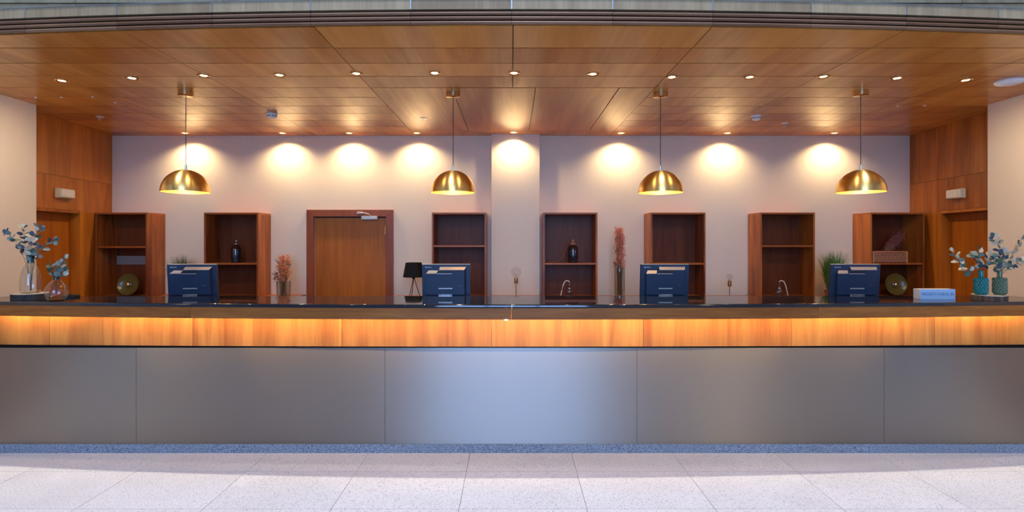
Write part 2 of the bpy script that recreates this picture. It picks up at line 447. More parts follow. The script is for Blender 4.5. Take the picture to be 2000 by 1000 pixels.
for x_, y_ in ((4.75, -2.6), (-6.9, -0.4)):
    t = thing('lobby_lamp', 'warm round lamp hanging from the lobby roof %s of the entrance' % ('right' if x_ > 0 else 'left'), 'lamp', (x_, y_, 4.6))
    MB().tube([(0, 0, 0), (0, 0, 1.9)], .012, 8).build('rod', 'black', t)
    MB().lathe([(.001, 0), (.16, 0), (.16, -.05), (.14, -.06)], n=24).build('housing', 'black', t)
    MB().lathe([(.14, -.05), (.001, -.055)], n=20).build('lens', 'lens_warm', t)
    l = bpy.data.lights.new('lamp_light', 'SPOT'); l.energy = 380 if x_ > 0 else 110; l.color = (1.0, .80, .55); l.spot_size = math.radians(150); l.spot_blend = .5; l.shadow_soft_size = .12
    o = bpy.data.objects.new('lamp_light', l); COL.objects.link(o); o.parent = t; o.location = (0, 0, -.09)

# ------------------------------------------------------------------ setting: walls round the reception
wb = MB().box(-5.3, 5.3, BACK, BACK + .2, 0, CZ + .1).build('wall_back', 'plaster')
tag(wb, 'off white plaster back wall washed by a row of downlights', 'wall', kind='structure')
MB().box(1.256, 1.79, BACK - .004, BACK + .01, 2.84, 2.925).build('hatch_plate', 'plaster', wb)
pil = MB().box(-.244, .329, 6.432, BACK + .05, 0, CZ + .01).build('wall_pillar', 'plaster')
tag(pil, 'shallow white pillar projecting from the middle of the back wall', 'pillar', kind='structure')
for s, side in ((-1, 'left'), (1, 'right')):
    poly = [(s * 4.385, 3.3), (s * 4.441, 5.043), (s * 4.62, 5.06), (s * 5.3, 5.06), (s * 5.3, 3.3)]
    if s > 0: poly = poly[::-1]
    o = MB().prism_xy(poly, 0, CZ + .01).build('wall_' + side, 'plaster_side')
    tag(o, 'beige painted wall end at the far %s edge of the counter' % side, 'wall', kind='structure')
for s, side in ((-1, 'left'), (1, 'right')):
    X0, X1 = (-4.69, -4.833) if s < 0 else (4.654, 4.808)
    ang = math.atan2(-(X1 - X0), 1.202)
    w = thing('wall_service_' + side, 'cherry wood panelled side wall with a recessed door, %s of the bookcases' % side, 'wall', (X0, 5.326, 0), ang, kind='structure')
    L0, J, JV, L1 = -.34, .626, .69, 1.23
    def sb(y0, y1, z0, z1, x0=0.0, x1=.03):
        a, b = (s * x0, s * x1); return MB().box(min(a, b), max(a, b), y0, y1, z0, z1)
    g = .0015
    sb(L0, JV - g, 2.371 + g, CZ + .01).build('wall_panel', 'cherry', w)
    sb(JV + g, L1, 2.371 + g, CZ + .01).build('wall_panel', 'cherry', w)
    sb(L0, JV - g, 1.993 + .03, 2.371 - g).build('wall_panel', 'cherry', w)
    sb(JV + g, L1, 0, 2.371 - g).build('wall_panel', 'cherry', w)
    sb(L0, L1, 0, CZ, .11, .2).build('backing', 'dark', w)
    dr = sb(L0, J, 0, 1.993, .09, .11).build('door_leaf', 'door', w)
    sb(J, JV - g, 0, 2.02, -.006, .10).build('door_jamb', 'cherry', w)
    sb(L0, J, 1.993, 2.02, -.006, .10).build('door_head', 'cherry', w)
    # emergency light on the panel above the door
    zc, yc = (2.19, .36) if s < 0 else (2.187, .36)
    e = thing('emergency_light', 'ivory emergency light box above the %s side door' % side, 'light', (0, 0, 0))
    R = Matrix.Translation((X0, 5.326, 0)) @ Matrix.Rotation(ang, 4, 'Z')
    e.matrix_world = R @ Matrix.Translation((-s * .0, yc, zc))
    def eb(x0, x1, y0, y1, z0, z1):
        a, b = -s * x0, -s * x1; return MB().box(min(a, b), max(a, b), y0, y1, z0, z1)
    eb(0, .03, -.11, .11, -.05, .05).build('base', 'ivory', e, bevel=.005)
    df = eb(.03, .062, -.105, .105, -.046, .046).build('diffuser', 'ivory', e, bevel=.01)
    for q in range(6):
        eb(.062, .065, -.09 + .032 * q, -.082 + .032 * q, -.03, .03).build('rib', 'white', df)

# ------------------------------------------------------------------ door in the back wall
d1 = thing('door_1', 'cherry wood door with dark frame in the back wall', 'door', (-1.949, BACK, 0), kind='structure')
MB().box(-.43, .43, -.006, .01, 0, 1.978).build('door_leaf', 'door', d1)
def pz(poly, y0, y1): return MB().loft([(x, y0, z) for x, z in poly], [(x, y1, z) for x, z in poly])
fw, ft = .52, 2.065
pz([(-fw, 0), (-.434, 0), (-.434, 1.982), (-fw, ft)], -.045, .0).build('frame_side', 'doorframe', d1, bevel=.003)
pz([(fw, 0), (.434, 0), (.434, 1.982), (fw, ft)], -.045, .0).build('frame_side', 'doorframe', d1, bevel=.003)
o = pz([(-fw, ft), (fw, ft), (.434, 1.982), (-.434, 1.982)], -.045, .0).build('frame_head', 'doorframe', d1, bevel=.003)
MB().box(-.43, .43, -.012, .0, 1.968, 1.984).build('shadow_gap', 'dark', d1)
cl = MB().box(.14, .335, -.06, -.006, 1.945, 1.99).build('door_closer', 'closer', d1, bevel=.008)
MB().tube([(.24, -.035, 1.99), (.235, -.055, 2.01), (.20, -.09, 2.02), (.10, -.06, 2.035)], .008, 6).build('closer_arm', 'closer', cl)
MB().box(.09, .16, -.062, -.045, 2.015, 2.04).build('arm_bracket', 'closer', cl)
MB().tube([(.43, -.05, 1.77), (.43, -.05, 1.87)], .008, 8).build('hinge', 'brass', d1)
MB().tube([(-.36, -.006, 1.0), (-.36, -.05, 1.0), (-.30, -.055, 1.0), (-.25, -.055, 1.0)], .009, 8).build('door_handle', 'silver', d1)

# ------------------------------------------------------------------ reception counter
rc = thing('reception_counter', 'long bowed reception counter with black stone top, lit wooden band and brushed steel front', 'counter', (0, 4.3, 0))
def cp(mb, name, mat, **k):
    o = mb.build(name, mat, rc, **k); o.location = (0, -4.3, 0); return o
XE = 4.375
def cback(x): return 4.704
cp(MB().arcbox(-XE, XE, lambda x: pfront(x) + .05, lambda x: 4.66, .0, CT - .03, 16), 'carcass', 'dark')
for a, b in ((-XE, -2.462), (-2.462, -.002), (-.002, 2.38), (2.38, XE)):
    cp(MB().arcbox(a + .0008, b - .0008, cfront, cback, 1.186, CT, 10, ch=.010), 'stone_top', 'granite', smooth=35)
cp(MB().arcbox(-.004, .0015, lambda x: cfront(x) - .0008, lambda x: cback(x) - .3, 1.187, CT + .0006, 1), 'joint_strip', 'brass')
for a, b in ((-XE, -2.475), (-2.475, -.004), (-.004, 2.355), (2.355, XE)):
    cp(MB().arcbox(a + .0008, b - .0008, lambda x: cfront(x) + .012, lambda x: cfront(x) + .035, 1.099, 1.186, 10), 'apron_board', 'apron')
pj = [-XE, -3.742, -2.56, -1.357, -.163, 1.047, 2.238, 3.41, XE]
for a, b in zip(pj[:-1], pj[1:]):
    cp(MB().arcbox(a + .0015, b - .0015, pfront, lambda x: pfront(x) + .02, .852, 1.186, 8), 'wood_panel', 'panel')
sj = [-XE, -3.009 + .0, -1.017, 1.0, 2.98, XE]
for a, b in zip(sj[:-1], sj[1:]):
    cp(MB().box(a + .0012, b - .0012, 4.325, 4.329, .0695, .838), 'steel_panel', 'steel')
cp(MB().box(-XE, XE, 4.3292, 4.345, .0695, .80), 'steel_backing', 'dark')
x = -XE; kk = 0
while x < XE - .05:
    wdt = .33 + .06 * math.sin(kk * 2.3); x1 = min(XE, x + wdt)
    cp(MB().box(x + .0006, x1 - .0006, 4.311, 4.345, 0, .0695), 'plinth_stone', 'kick'); x = x1; kk += 1
# LED strip hidden behind the apron
led = cp(MB().arcbox(-XE, XE, lambda x: cfront(x) + .06, lambda x: cfront(x) + .075, 1.172, 1.186, 14), 'led_strip', 'white')
for i in range(9):
    a = -XE + 2 * XE * (i + .5) / 9
    l = bpy.data.lights.new('led_strip_light', 'AREA'); l.shape = 'RECTANGLE'; l.size = 2 * XE / 9; l.size_y = .02
    l.energy = 4.2; l.color = (1.0, .63, .29); l.cycles.is_portal = False
    o = bpy.data.objects.new('led_strip_light', l); COL.objects.link(o); o.parent = rc
    o.location = (a, cfront(a) + .06 - 4.3, 1.165)
    o.rotation_euler = Vector((0, .7, -1)).to_track_quat('-Z', 'Y').to_euler()
MB().lathe([(.02, 0), (.018, -.006), (.008, -.010)], (0, 0, 0), 12, cap1=True).build('led_spot', 'lens_warm', rc, loc=(-.045, cfront(0) + .03 - 4.3, 1.101))

# work desk and back cabinets (mostly hidden)
wd = thing('work_desk', 'dark staff desk right behind the reception counter', 'desk', (0, 5.0, 0))
MB().box(-4.2, 4.2, -.28, .35, .72, .75).build('desk_top', 'apron', wd)
for x in (-4.1, -2.0, 0.3, 2.2, 4.1): MB().box(x - .02, x + .02, -.26, .33, 0, .72).build('leg', 'dark', wd)
for x0, x1, nm in ((-4.762, -2.49, 'left of'), (-1.40, 4.73, 'right of')):
    cb = thing('low_cabinet', 'low cherry cabinet along the back wall %s the door' % nm, 'cabinet', ((x0 + x1) / 2, 6.24, 0))
    h = (x1 - x0) / 2; yb = .28
    if h > 2: yb = .185
    MB().box(-h + .02, h - .02, -.22, yb, 0, WT - .03).build('body', 'case', cb)
    MB().box(-h, h, -.24, yb, WT - .03, WT).build('worktop', 'caseh', cb)
    n = max(3, round(2 * h / .6))
    for i in range(n):
        a = -h + .03 + (2 * h - .06) * i / n; b = -h + .03 + (2 * h - .06) * (i + 1) / n
        dd = MB().box(a + .003, b - .003, -.238, -.22, .08, WT - .05).build('door', 'case', cb)
        MB().box(b - .05, b - .04, -.255, -.238, .6, .75).build('handle', 'silver', dd)

# ------------------------------------------------------------------ bookcases
CF = 6.20
cases = [
    (-4.785, -4.187, 1.630, 'tall cherry bookcase in the left corner with an olive glass dish at the bottom'),
    (-3.537, -2.912, 1.438, 'cherry bookcase left of the door with a dark glass jar on its shelf'),
    (-.920, -.296, 1.641, 'empty cherry bookcase directly left of the white pillar'),
    (.358, .981, 1.438, 'cherry bookcase directly right of the white pillar with a jar and tube'),
    (1.593, 2.222, 1.438, 'empty cherry bookcase right of the tall vase of pink dried flowers'),
    (2.850, 3.479, 1.641, 'cherry bookcase between the small bulb lamp and the bushy green grass'),
    (4.114, 4.737, 1.438, 'cherry bookcase in the right corner holding a wicker basket'),
]
SHELF = []
for x0, x1, sz, lab in cases:
    c = thing('bookcase', lab, 'bookcase', ((x0 + x1) / 2, CF, WT), group='bookcases along the back wall')
    h = (x1 - x0) / 2; H = 2.017 - WT; D = .325 if not (-.95 < x0 < 1) else .325
    t = .02
    MB().box(-h, -h + t, 0, D, 0, H - t).build('side', 'case', c, bevel=.0015)
    MB().box(h - t, h, 0, D, 0, H - t).build('side', 'case', c, bevel=.0015)
    MB().box(-h, h, 0, D, H - t, H).build('top', 'caseh', c, bevel=.0015)
    MB().box(-h + t, h - t, .003, D, 0, .006).build('bottom', 'caseh', c)
    MB().box(-h + t, h - t, .004, D - .012, sz - WT - t, sz - WT).build('shelf', 'caseh', c, bevel=.001)
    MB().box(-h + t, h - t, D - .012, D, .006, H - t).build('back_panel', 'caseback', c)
    if x0 < -4.5:
        q = MB().box(-h + t + .012, h - t, D - .03, D - .0125, .362, .465).build('cable_cover', 'trunking', c); q['label'] = 'grey flat cable cover on the back panel'

# ------------------------------------------------------------------ ceiling lights
def spot(parent, loc, energy, color, size, blend, radius=.02, rot=(0, 0, 0)):
    l = bpy.data.lights.new('lamp_light', 'SPOT'); l.energy = energy; l.color = color
    l.spot_size = math.radians(size); l.spot_blend = blend; l.shadow_soft_size = radius
    o = bpy.data.objects.new('lamp_light', l); COL.objects.link(o); o.parent = parent; o.location = loc; o.rotation_euler = rot
    return o
WARM = (1.0, .73, .41); COOL = (1.0, .90, .78)
ring = MB().lathe([(.026, 0), (.026, -.004), (.040, -.008), (.048, -.004), (.048, 0)], n=28).mesh('trim_ring', 'brass', 40)
lw_ = MB().lathe([(.026, -.0025), (.001, -.0045)], n=20, cap1=True).mesh('lens', 'lens_warm')
lc_ = MB().lathe([(.026, -.0025), (.001, -.0045)], n=20, cap1=True).mesh('lens', 'lens_white')
front = [(121, 157, 0), (258, 152, 1), (398, 147, 0), (546, 146, 0), (696, 143, 0), (849, 142, 1), (1004, 142, 0), (1158, 144, 0), (1312, 150, 1),
         (1464, 150, 0), (1608, 149, 0), (1752, 152, 1), (1886, 156, 0)]
for i, (px, py, cool) in enumerate(front):
    d = (CZ - EYE) / (469 - py) * F
    t = thing('downlight', 'recessed %s downlight, %s of the row over the counter' % ('white' if cool else 'warm', ordinal(i, 13)), 'downlight',
              ((px - 1000) * d / F, d, CZ), group='front row of ceiling downlights')
    link('trim_ring', ring, t); link('lens', lc_ if cool else lw_, t)
    if i in (0, 12): spot(t, (0, 0, -.012), 62, WARM, 115, 1.0, rot=(math.radians(18), math.radians(34 if i == 0 else -34), 0))
    else: spot(t, (0, 0, -.012), 26 if cool else 15, COOL if cool else WARM, 105, 1.0, rot=(math.radians(30), 0, 0))
rear = [(361, 0), (551, 0), (682, 0), (814, 0), (1003, 1), (1213, 0), (1421, 0), (1630, 0)]
for i, (px, p) in enumerate(rear):
    d = 6.35 if not p else 6.31
    t = thing('downlight', 'recessed warm downlight washing the back wall, %s of the rear row' % ordinal(i, 8), 'downlight',
              ((px - 1000) * d / F, d, CZ), group='rear row of ceiling downlights')
    link('trim_ring', ring, t); link('lens', lw_, t)
    spot(t, (0, 0, -.010), 46, WARM, 140, .75)

# ------------------------------------------------------------------ pendants
def pendant(px, d, lab):
    p = thing('pendant_lamp', lab, 'pendant lamp', ((px - 1000) * d / F, d, 0), group='four brass dome pendants')
    MB().lathe([(.001, CZ - .045), (.055, CZ - .045), (.06, CZ - .041), (.06, CZ)], n=32).build('canopy', 'brass', p, smooth=40)
    MB().tube([(0, 0, CZ - .044), (0, 0, 2.32)], .003, 8).build('cord', 'cord', p)
    MB().lathe([(.004, 2.335), (.009, 2.333), (.010, 2.292), (.003, 2.291)], n=14).build('ferrule', 'silver', p, smooth=40)
    R = .188; z0 = 2.104
    out = [(R * math.cos(a), z0 + .19 * math.sin(a)) for a in [PI / 2 * k / 14 for k in range(15)]]
    out[-1] = (.002, z0 + .19)
    sh = MB().lathe(out, n=48).build('shade', 'gold', p, smooth=60)
    inn = [((R - .003) * math.cos(a), z0 + .186 * math.sin(a)) for a in [PI / 2 * k / 10 for k in range(11)]]
    inn[-1] = (.002, z0 + .186)
    MB().lathe([(R, z0), (R - .003, z0)] + inn, n=48).build('shade_lining', 'goldleaf', sh, smooth=60)
    MB().lathe([(.02, z0 + .186), (.02, z0 + .13)], n=14).build('socket', 'brass', p)
    MB().lathe([(.014, z0 + .13), (.03, z0 + .10), (.032, z0 + .08), (.02, z0 + .055), (.001, z0 + .05)], n=16).build('bulb', 'bulb', p, smooth=60)
    l = bpy.data.lights.new('lamp_light', 'POINT'); l.energy = 5; l.color = (1, .68, .32); l.shadow_soft_size = .03
    o = bpy.data.objects.new('lamp_light', l); COL.objects.link(o); o.parent = p; o.location = (0, 0, z0 + .035)
pendant(363, 4.56, 'brass dome pendant lamp hanging at far left in front of the corner bookcase wall')
pendant(885, 4.607, 'brass dome pendant lamp hanging just left of the white pillar')
pendant(1290, 4.61, 'brass dome pendant lamp hanging right of the pillar above the empty bookcase')
pendant(1681, 4.56, 'brass dome pendant lamp hanging at far right above the basket bookcase')

# ------------------------------------------------------------------ ceiling fittings
def cpos(px, py):
    d = (CZ - EYE) / (469 - py) * F; return ((px - 1000) * d / F, d, CZ)
for px, py, lab in ((531, 222, 'white smoke detector on the wooden ceiling, left one'), (1477, 226, 'white smoke detector on the wooden ceiling, right one')):
    t = thing('smoke_detector', lab, 'smoke detector', cpos(px, py), group='smoke detectors')
    MB().lathe([(.052, 0), (.052, -.014), (.048, -.018)], n=28, cap1=True).build('base', 'white', t, smooth=40)
    hd_ = MB().lathe([(.046, -.018), (.042, -.036), (.028, -.046)], n=28, cap1=True).build('head', 'white', t, smooth=40)
    for k in range(12):
        a = 2 * PI * k / 12
        MB().box(-.005, .005, -.002, .002, -.005, .005).build('vent', 'dark', hd_, loc=(.0445 * math.cos(a), .0445 * math.sin(a), -.027), rot=(0, 0, a + PI / 2))
for px, py, lab in ((195, 228, 'small chrome sprinkler on the ceiling in the left corner'), (828, 231, 'small chrome sprinkler left of the pillar'),
                    (1533, 240, 'small chrome sprinkler right of the right smoke detector')):
    t = thing('sprinkler', lab, 'sprinkler', cpos(px, py), group='ceiling sprinklers')
    MB().lathe([(.036, 0), (.034, -.005), (.012, -.008)], n=20, cap1=True).build('escutcheon', 'closer', t, smooth=40)
    MB().tube([(-.008, 0, -.006), (-.012, 0, -.02), (-.003, 0, -.032)], .0025, 5).build('frame_arm', 'chrome', t)
    MB().tube([(.008, 0, -.006), (.012, 0, -.02), (.003, 0, -.032)], .0025, 5).build('frame_arm', 'chrome', t)
    MB().lathe([(.002, -.03), (.015, -.033), (.015, -.035), (.002, -.036)], n=14).build('deflector', 'chrome', t)
t = thing('wireless_access_point', 'round white access point on the ceiling at the right edge', 'access point', cpos(1972, 157))
MB().lathe([(.095, 0), (.098, -.012), (.085, -.026), (.05, -.032), (.001, -.033)], n=36).build('housing', 'white', t, smooth=50)
MB().lathe([(.035, -.033), (.037, -.0345), (.039, -.033)], n=24).build('light_ring', 'closer', t)
caps = [(70, 190, 'left'), (120, 190, 'left'), (181, 189, 'left'), (225, 200, 'left'), (1753, 207, 'right'), (1806, 206, 'right')]
lab = {70: 'tiny white screw cap on the ceiling nearest the left wall', 120: 'tiny white screw cap second from the left wall', 181: 'tiny white screw cap third from the left wall',
       225: 'tiny white screw cap nearest the left pendant', 1753: 'tiny white screw cap nearest the right pendant', 1806: 'tiny white screw cap nearest the right wall'}
for px, py, s in caps:
    q = MB().lathe([(.011, 0), (.010, -.004), (.004, -.006)], n=10, cap1=True).build('screw_cap', 'white', None, loc=cpos(px, py)); tag(q, lab[px], 'screw cap', 'ceiling screw caps')

# ------------------------------------------------------------------ monitors (seen from the back)
def monitor(px, d, rz, lab):
    m = thing('computer_monitor', lab, 'monitor', ((px - 1000) * d / F, d, .75), rz, group='monitors on the staff desk')
    k = .00447
    Wd, Ht, zt = .212, .35, .735
    R = Matrix.Translation((0, 0, zt)) @ Matrix.Rotation(math.radians(5), 4, 'X')
    def put(mb, name, mat, par=None, bevel=0, smooth=None):
        mb.v = [tuple(R @ Vector(p)) for p in mb.v]
        return mb.build(name, mat, par or m, bevel=bevel, smooth=smooth)
    put(MB().box(-Wd, Wd, 0, .035, -Ht, 0), 'casing', 'monitor', bevel=.002)
    put(MB().box(-Wd + .002, Wd - .002, .002, .034, 0, .0015), 'top_sheen', 'closer')  # pale sheet paints the overhead light onto the casing top
    put(MB().box(-Wd + .012, Wd - .012, .035, .037, -Ht + .015, -.012), 'screen', 'blackplastic')
    Bp = [(-34, 12.0), (-15.5, 12.0), (-12, 5), (39.5, 5), (39.5, 60), (-39, 60), (-39, 17)]
    Fp = [(-38.5, 17.2), (-18.5, 17.2), (-12.5, 10.0), (36.5, 10.0), (37, 59), (-37.5, 59), (-38.5, 20)]
    hs = put(MB().loft([(x * k, 0, -z * k) for x, z in Bp], [(x * k, -.034, -z * k) for x, z in Fp]), 'rear_housing', 'monitor', bevel=.001)
    # pale overlays paint in the light caught by the stepped housing's upper faces
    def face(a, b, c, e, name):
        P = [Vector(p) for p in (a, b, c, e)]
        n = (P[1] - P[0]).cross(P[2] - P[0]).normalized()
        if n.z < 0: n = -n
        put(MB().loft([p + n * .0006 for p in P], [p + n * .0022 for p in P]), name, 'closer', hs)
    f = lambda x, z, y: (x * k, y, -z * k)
    face(f(-34, 12, 0), f(-15.5, 12, 0), f(-18.5, 17.2, -.034), f(-38.5, 17.2, -.034), 'step_sheen')
    face(f(-12, 5, 0), f(39.5, 5, 0), f(36.5, 10, -.034), f(-12.5, 10, -.034), 'step_sheen')
    put(MB().loft([f(-17, 16.5, -.0345), f(-11.5, 11.5, -.0345), f(17, 11.5, -.0345), f(12, 16.5, -.0345)],
                  [f(-17, 16.5, -.0352), f(-11.5, 11.5, -.0352), f(17, 11.5, -.0352), f(12, 16.5, -.0352)]), 'grip_slot', 'blackplastic', hs)
    put(MB().box(-17 * k, 12.5 * k, -.040, -.034, -17.6 * k, -16.6 * k), 'slot_lip', 'closer', hs)
    put(MB().box(-14 * k, 13 * k, -.040, -.034, -47.3 * k, -45.4 * k), 'handle_bar', 'closer', hs)
    st = MB().box(-14 * k, 13 * k, -.05, -.034, -.9, -.55)
    MB().box(-.062, .062, -.02, .03, .012, .40).build('stand_column', 'closer', m, bevel=.004)
    MB().box(-.11, .11, -.06, .17, 0, .012).build('stand_foot', 'blackplastic', m, bevel=.004)
    put(MB().box(-14 * k, 13 * k, -.052, -.034, -62.5 * k, -57.8 * k), 'hinge_cover', 'silver', hs, bevel=.003)
    put(MB().box(-11 * k, -10.2 * k, -.0535, -.05, -62.4 * k, -57.9 * k), 'hinge_slot', 'blackplastic', hs)
    put(MB().box(9.2 * k, 10 * k, -.0535, -.05, -62.4 * k, -57.9 * k), 'hinge_slot', 'blackplastic', hs)
    for bx, body, mat, sz, wdt, dep, z in ((-35, 'lenovo', 'logo', .018, .055, -.0006, 5.3), (27, 'ThinkVision', 'redlogo', .011, .036, -.0346, 40.5)):
        q = text('lettering', body, sz, mat, m, (0, 0, 0), (0, 0, 0), wdt)
        T = R @ Matrix.Translation((bx * k, dep, -z * k)) @ Matrix.Rotation(PI / 2, 4, 'X')
        q.data.transform(T)
monitor(374, 4.755, math.radians(3), 'dark blue computer monitor seen from behind, at far left in front of grass')
monitor(871, 4.755, 0, 'dark blue computer monitor seen from behind, beside the black table lamp')
monitor(1299, 4.755, 0, 'dark blue computer monitor seen from behind, right of the pink flowers')
monitor(1672, 4.755, math.radians(-2), 'dark blue computer monitor seen from behind, beside the bushy green grass')

# ------------------------------------------------------------------ objects on the counter
def eucalyptus(name, lab, root, branches, mats, leaf=.022, low=.72):
    """branches: list of (neck point, tip point, bend vector, number of leaf pairs)"""
    t = thing(name, lab, 'branch', root)
    leafm = []
    for mt in mats:
        n = 10; vs = [(0, 0, 0)]
        for i in range(n):
            a = 2 * PI * i / n - PI
            r = .92 + .08 * math.cos(a)
            vs.append((1.05 + math.cos(a) * 1.0 * r, math.sin(a) * .82 * r, .12 * abs(math.sin(a)) - .10 * math.cos(a) * math.cos(a)))
        vs = [Vector(v) * leaf for v in vs]
        c = len(vs); vs.append(Vector((1.05, 0, -.05)) * leaf)
        fs = [(c, 1 + i, 1 + (i + 1) % n) for i in range(n)]
        vs2 = [v + Vector((0, 0, -.0007)) for v in vs]; o = len(vs)
        fs2 = [tuple(reversed([q + o for q in f_])) for f_ in fs]
        edge = [(1 + i, 1 + i + o, 1 + (i + 1) % n + o, 1 + (i + 1) % n) for i in range(n)]
        b = MB(); b.add(vs + vs2, fs + fs2 + edge)
        leafm.append(b.mesh('leaf', mt))
    rt = Vector(root)
    for (a, tip, bend, pairs) in branches:
        a = Vector(a) - rt; tip = Vector(tip) - rt; bend = Vector(bend)
        P = lambda u: a.lerp(tip, u) + bend * (4 * u * (1 - u))
        MB().tube([P(k / 8) for k in range(9)], .0022, 5, .0009).build('stem', 'stem', t)
        for q in range(pairs):
            u = 1 - low * (q / max(1, pairs - 1)) if pairs > 1 else 1
            p = P(u); tg = (P(min(1, u + .03)) - P(u - .03)).normalized()
            for sgn in ((-1, 1) if q else (-1, 1, 0)):
                side = Vector((random.uniform(-1, 1), random.uniform(-1, 1), random.uniform(-1, 1))).cross(tg).normalized()
                if sgn == -1: first = side
                else: side = -first if sgn == 1 else tg
                dr = (side * 1.0 + tg * .55).normalized()
                zz = Vector((random.uniform(-.6, .6), random.uniform(-1.0, -.2), random.uniform(-.2, 1)))
                yy = zz.cross(dr).normalized(); zz = dr.cross(yy)
                sc = random.uniform(.75, 1.15) * (1 - .25 * u)
                o = link('leaf', random.choice(leafm), t, loc=p)
                o.rotation_euler = Matrix((dr, yy, zz)).transposed().to_euler(); o.scale = (sc, sc, sc)
    return t

def slice_(px, py, d, r, mat, lab, h=.042):
    p = ((px - 1000) * d / F, d, CT)
    t = thing('wood_slice', lab, 'wood slice', p)
    n = 40; f = lambda a: 1 + .025 * math.sin(3 * a + 1) + .015 * math.sin(7 * a)
    ringp = lambda rr: [(rr * f(2 * PI * i / n) * math.cos(2 * PI * i / n), rr * f(2 * PI * i / n) * math.sin(2 * PI * i / n)) for i in range(n)]
    MB().prism_xy(ringp(r), 0, h).build('bark', mat, t, smooth=40)
    MB().prism_xy(ringp(r * .96), h, h + .003).build('cut_face', 'cutwood', t)
    return p[0], p[1], CT + h + .003

# left end: big bottle on a dark slice, small round bottle in front, black pad
sx, sy, sz = slice_(60, 0, 4.50, .125, 'barkdark', 'round wood slice with black bark under the tall clear bottle vase')
v = thing('bottle_vase', 'tall clear bulbous bottle vase with teal neck at the left end', 'vase', (sx, sy, sz))
MB().lathe([(.001, .004), (.055, .0), (.068, .012), (.074, .05), (.072, .10), (.064, .16), (.052, .205), (.036, .235), (.026, .25)], n=36).build('body', 'glass', v, smooth=60)
MB().lathe([(.026, .25), (.023, .27), (.024, .295), (.031, .318), (.033, .322), (.029, .318), (.021, .29), (.022, .265)], n=28).build('neck', 'tealglass', v, smooth=60)
MB().lathe([(.001, .003), (.062, .003), (.066, .008), (.001, .008)], n=28).build('thick_base', 'glass', v, smooth=60)
top = Vector((sx, sy, sz + .05))
dd = 4.5
eucalyptus('eucalyptus_branches', 'grey blue eucalyptus branches standing in the tall clear bottle vase', (sx, sy, sz + .01),
    [((sx, sy, sz + .02), at(14, 455, 4.5), (.03, 0, .07), 7),
     ((sx + .005, sy, sz + .02), at(45, 445, 4.47), (.0, -.01, .05), 7),
     ((sx, sy + .005, sz + .02), at(78, 444, 4.52), (-.01, 0, .04), 8),
     ((sx - .005, sy, sz + .02), at(106, 470, 4.46), (-.03, -.01, .08), 7),
     ((sx, sy, sz + .02), at(62, 462, 4.43), (0, 0, .03), 6)],
    ['leaf_blue', 'leaf_blue', 'leaf_grey', 'leaf_pale', 'leaf_blue', 'leaf_green'], .031, .5)
vx, vy = (110 - 1000) * 4.36 / F, 4.36
v = thing('bottle_vase', 'small round clear bottle vase in front of the black wood slice', 'vase', (vx, vy, CT))
MB().lathe([(.001, .004), (.04, .0), (.055, .014), (.066, .05), (.064, .08), (.05, .115), (.032, .14), (.020, .155)], n=36).build('body', 'glass', v, smooth=60)
MB().lathe([(.020, .155), (.017, .17), (.019, .19), (.027, .208), (.029, .210), (.024, .206), (.016, .185), (.015, .17)], n=28).build('neck', 'tealglass', v, smooth=60)
MB().lathe([(.001, .003), (.046, .003), (.05, .01), (.001, .010)], n=28).build('thick_base', 'glass', v, smooth=60)
eucalyptus('eucalyptus_sprig', 'short eucalyptus sprig standing in the small round bottle vase', (vx, vy, CT + .05),
    [((vx, vy, CT + .06), at(126, 506, 4.36), (-.02, 0, .02), 4), ((vx, vy, CT + .06), at(101, 522, 4.33), (0, 0, .02), 3), ((vx, vy, CT + .06), at(124, 529, 4.34), (0, 0, .03), 3)],
    ['leaf_green', 'leaf_green', 'leaf_pale', 'leaf_grey'], .030, .4)
v.scale = (1.2, 1.2, 1.08)
pd = thing('card_reader', 'low black card reader behind the small round vase', 'card reader', ((138 - 1000) * 4.58 / F, 4.58, CT))
MB().box(-.045, .045, -.03, .05, 0, .022).build('body', 'blackplastic', pd, bevel=.004)
MB().box(-.03, .03, -.015, .03, .022, .0235).build('pad', 'black', pd)

# right end: sign box, slice with two hobnail vases
bx, by = (1831.5 - 1000) * 4.42 / F, 4.42
b = thing('sign_box', 'pale blue and white box sign reading PRIORITY CHECK IN', 'sign', (bx, by, CT))
MB().box(-.1445, .1445, .001, .076, 0, .084).build('box', 'boxwhite', b, bevel=.0015)
MB().box(-.144, .144, -.0008, .0009, .001, .0832).build('front_sheet', 'boxblue', b)
text('lettering', 'PRIORITY CHECK IN', .034, 'letter', b, (0, -.0013, .043), width=.262)
sx, sy, sz = slice_(1932, 0, 4.42, .118, 'bark', 'round bark edged wood slice under the two hobnail vases', .036)
def hobnail(px, mat, lab):
    x = (px - 1000) * 4.42 / F
    v = thing('hobnail_vase', lab, 'vase', (x, 4.42, sz), group='hobnail vases')
    n, rows = 128, 64
    vs = []; fs = []
    for j in range(rows + 1):
        z = .012 + .125 * j / rows
        for i in range(n):
            a = 2 * PI * i / n
            u = a * 8; w = (z - .012) / .125 * PI * 3.5
            bump = abs(math.sin(u + w) * math.sin(u - w)) ** 1.3 if 1 <= j < rows else 0
            r = .0425 + .0085 * bump
            vs.append((r * math.cos(a), r * math.sin(a), z))
    for j in range(rows):
        for i in range(n):
            fs.append((j * n + i, j * n + (i + 1) % n, (j + 1) * n + (i + 1) % n, (j + 1) * n + i))
    MB().add(vs, fs).build('body', mat, v, smooth=80)
    MB().lathe([(.001, 0), (.037, 0), (.039, .006), (.0445, .012)], n=36).build('foot', mat, v, smooth=60)
    MB().lathe([(.0445, .137), (.040, .142), (.020, .143), (.0175, .148), (.0175, .195), (.022, .2), (.017, .198), (.0145, .19)], n=32).build('neck', mat, v, smooth=40)
    return Vector((x, 4.42, sz))
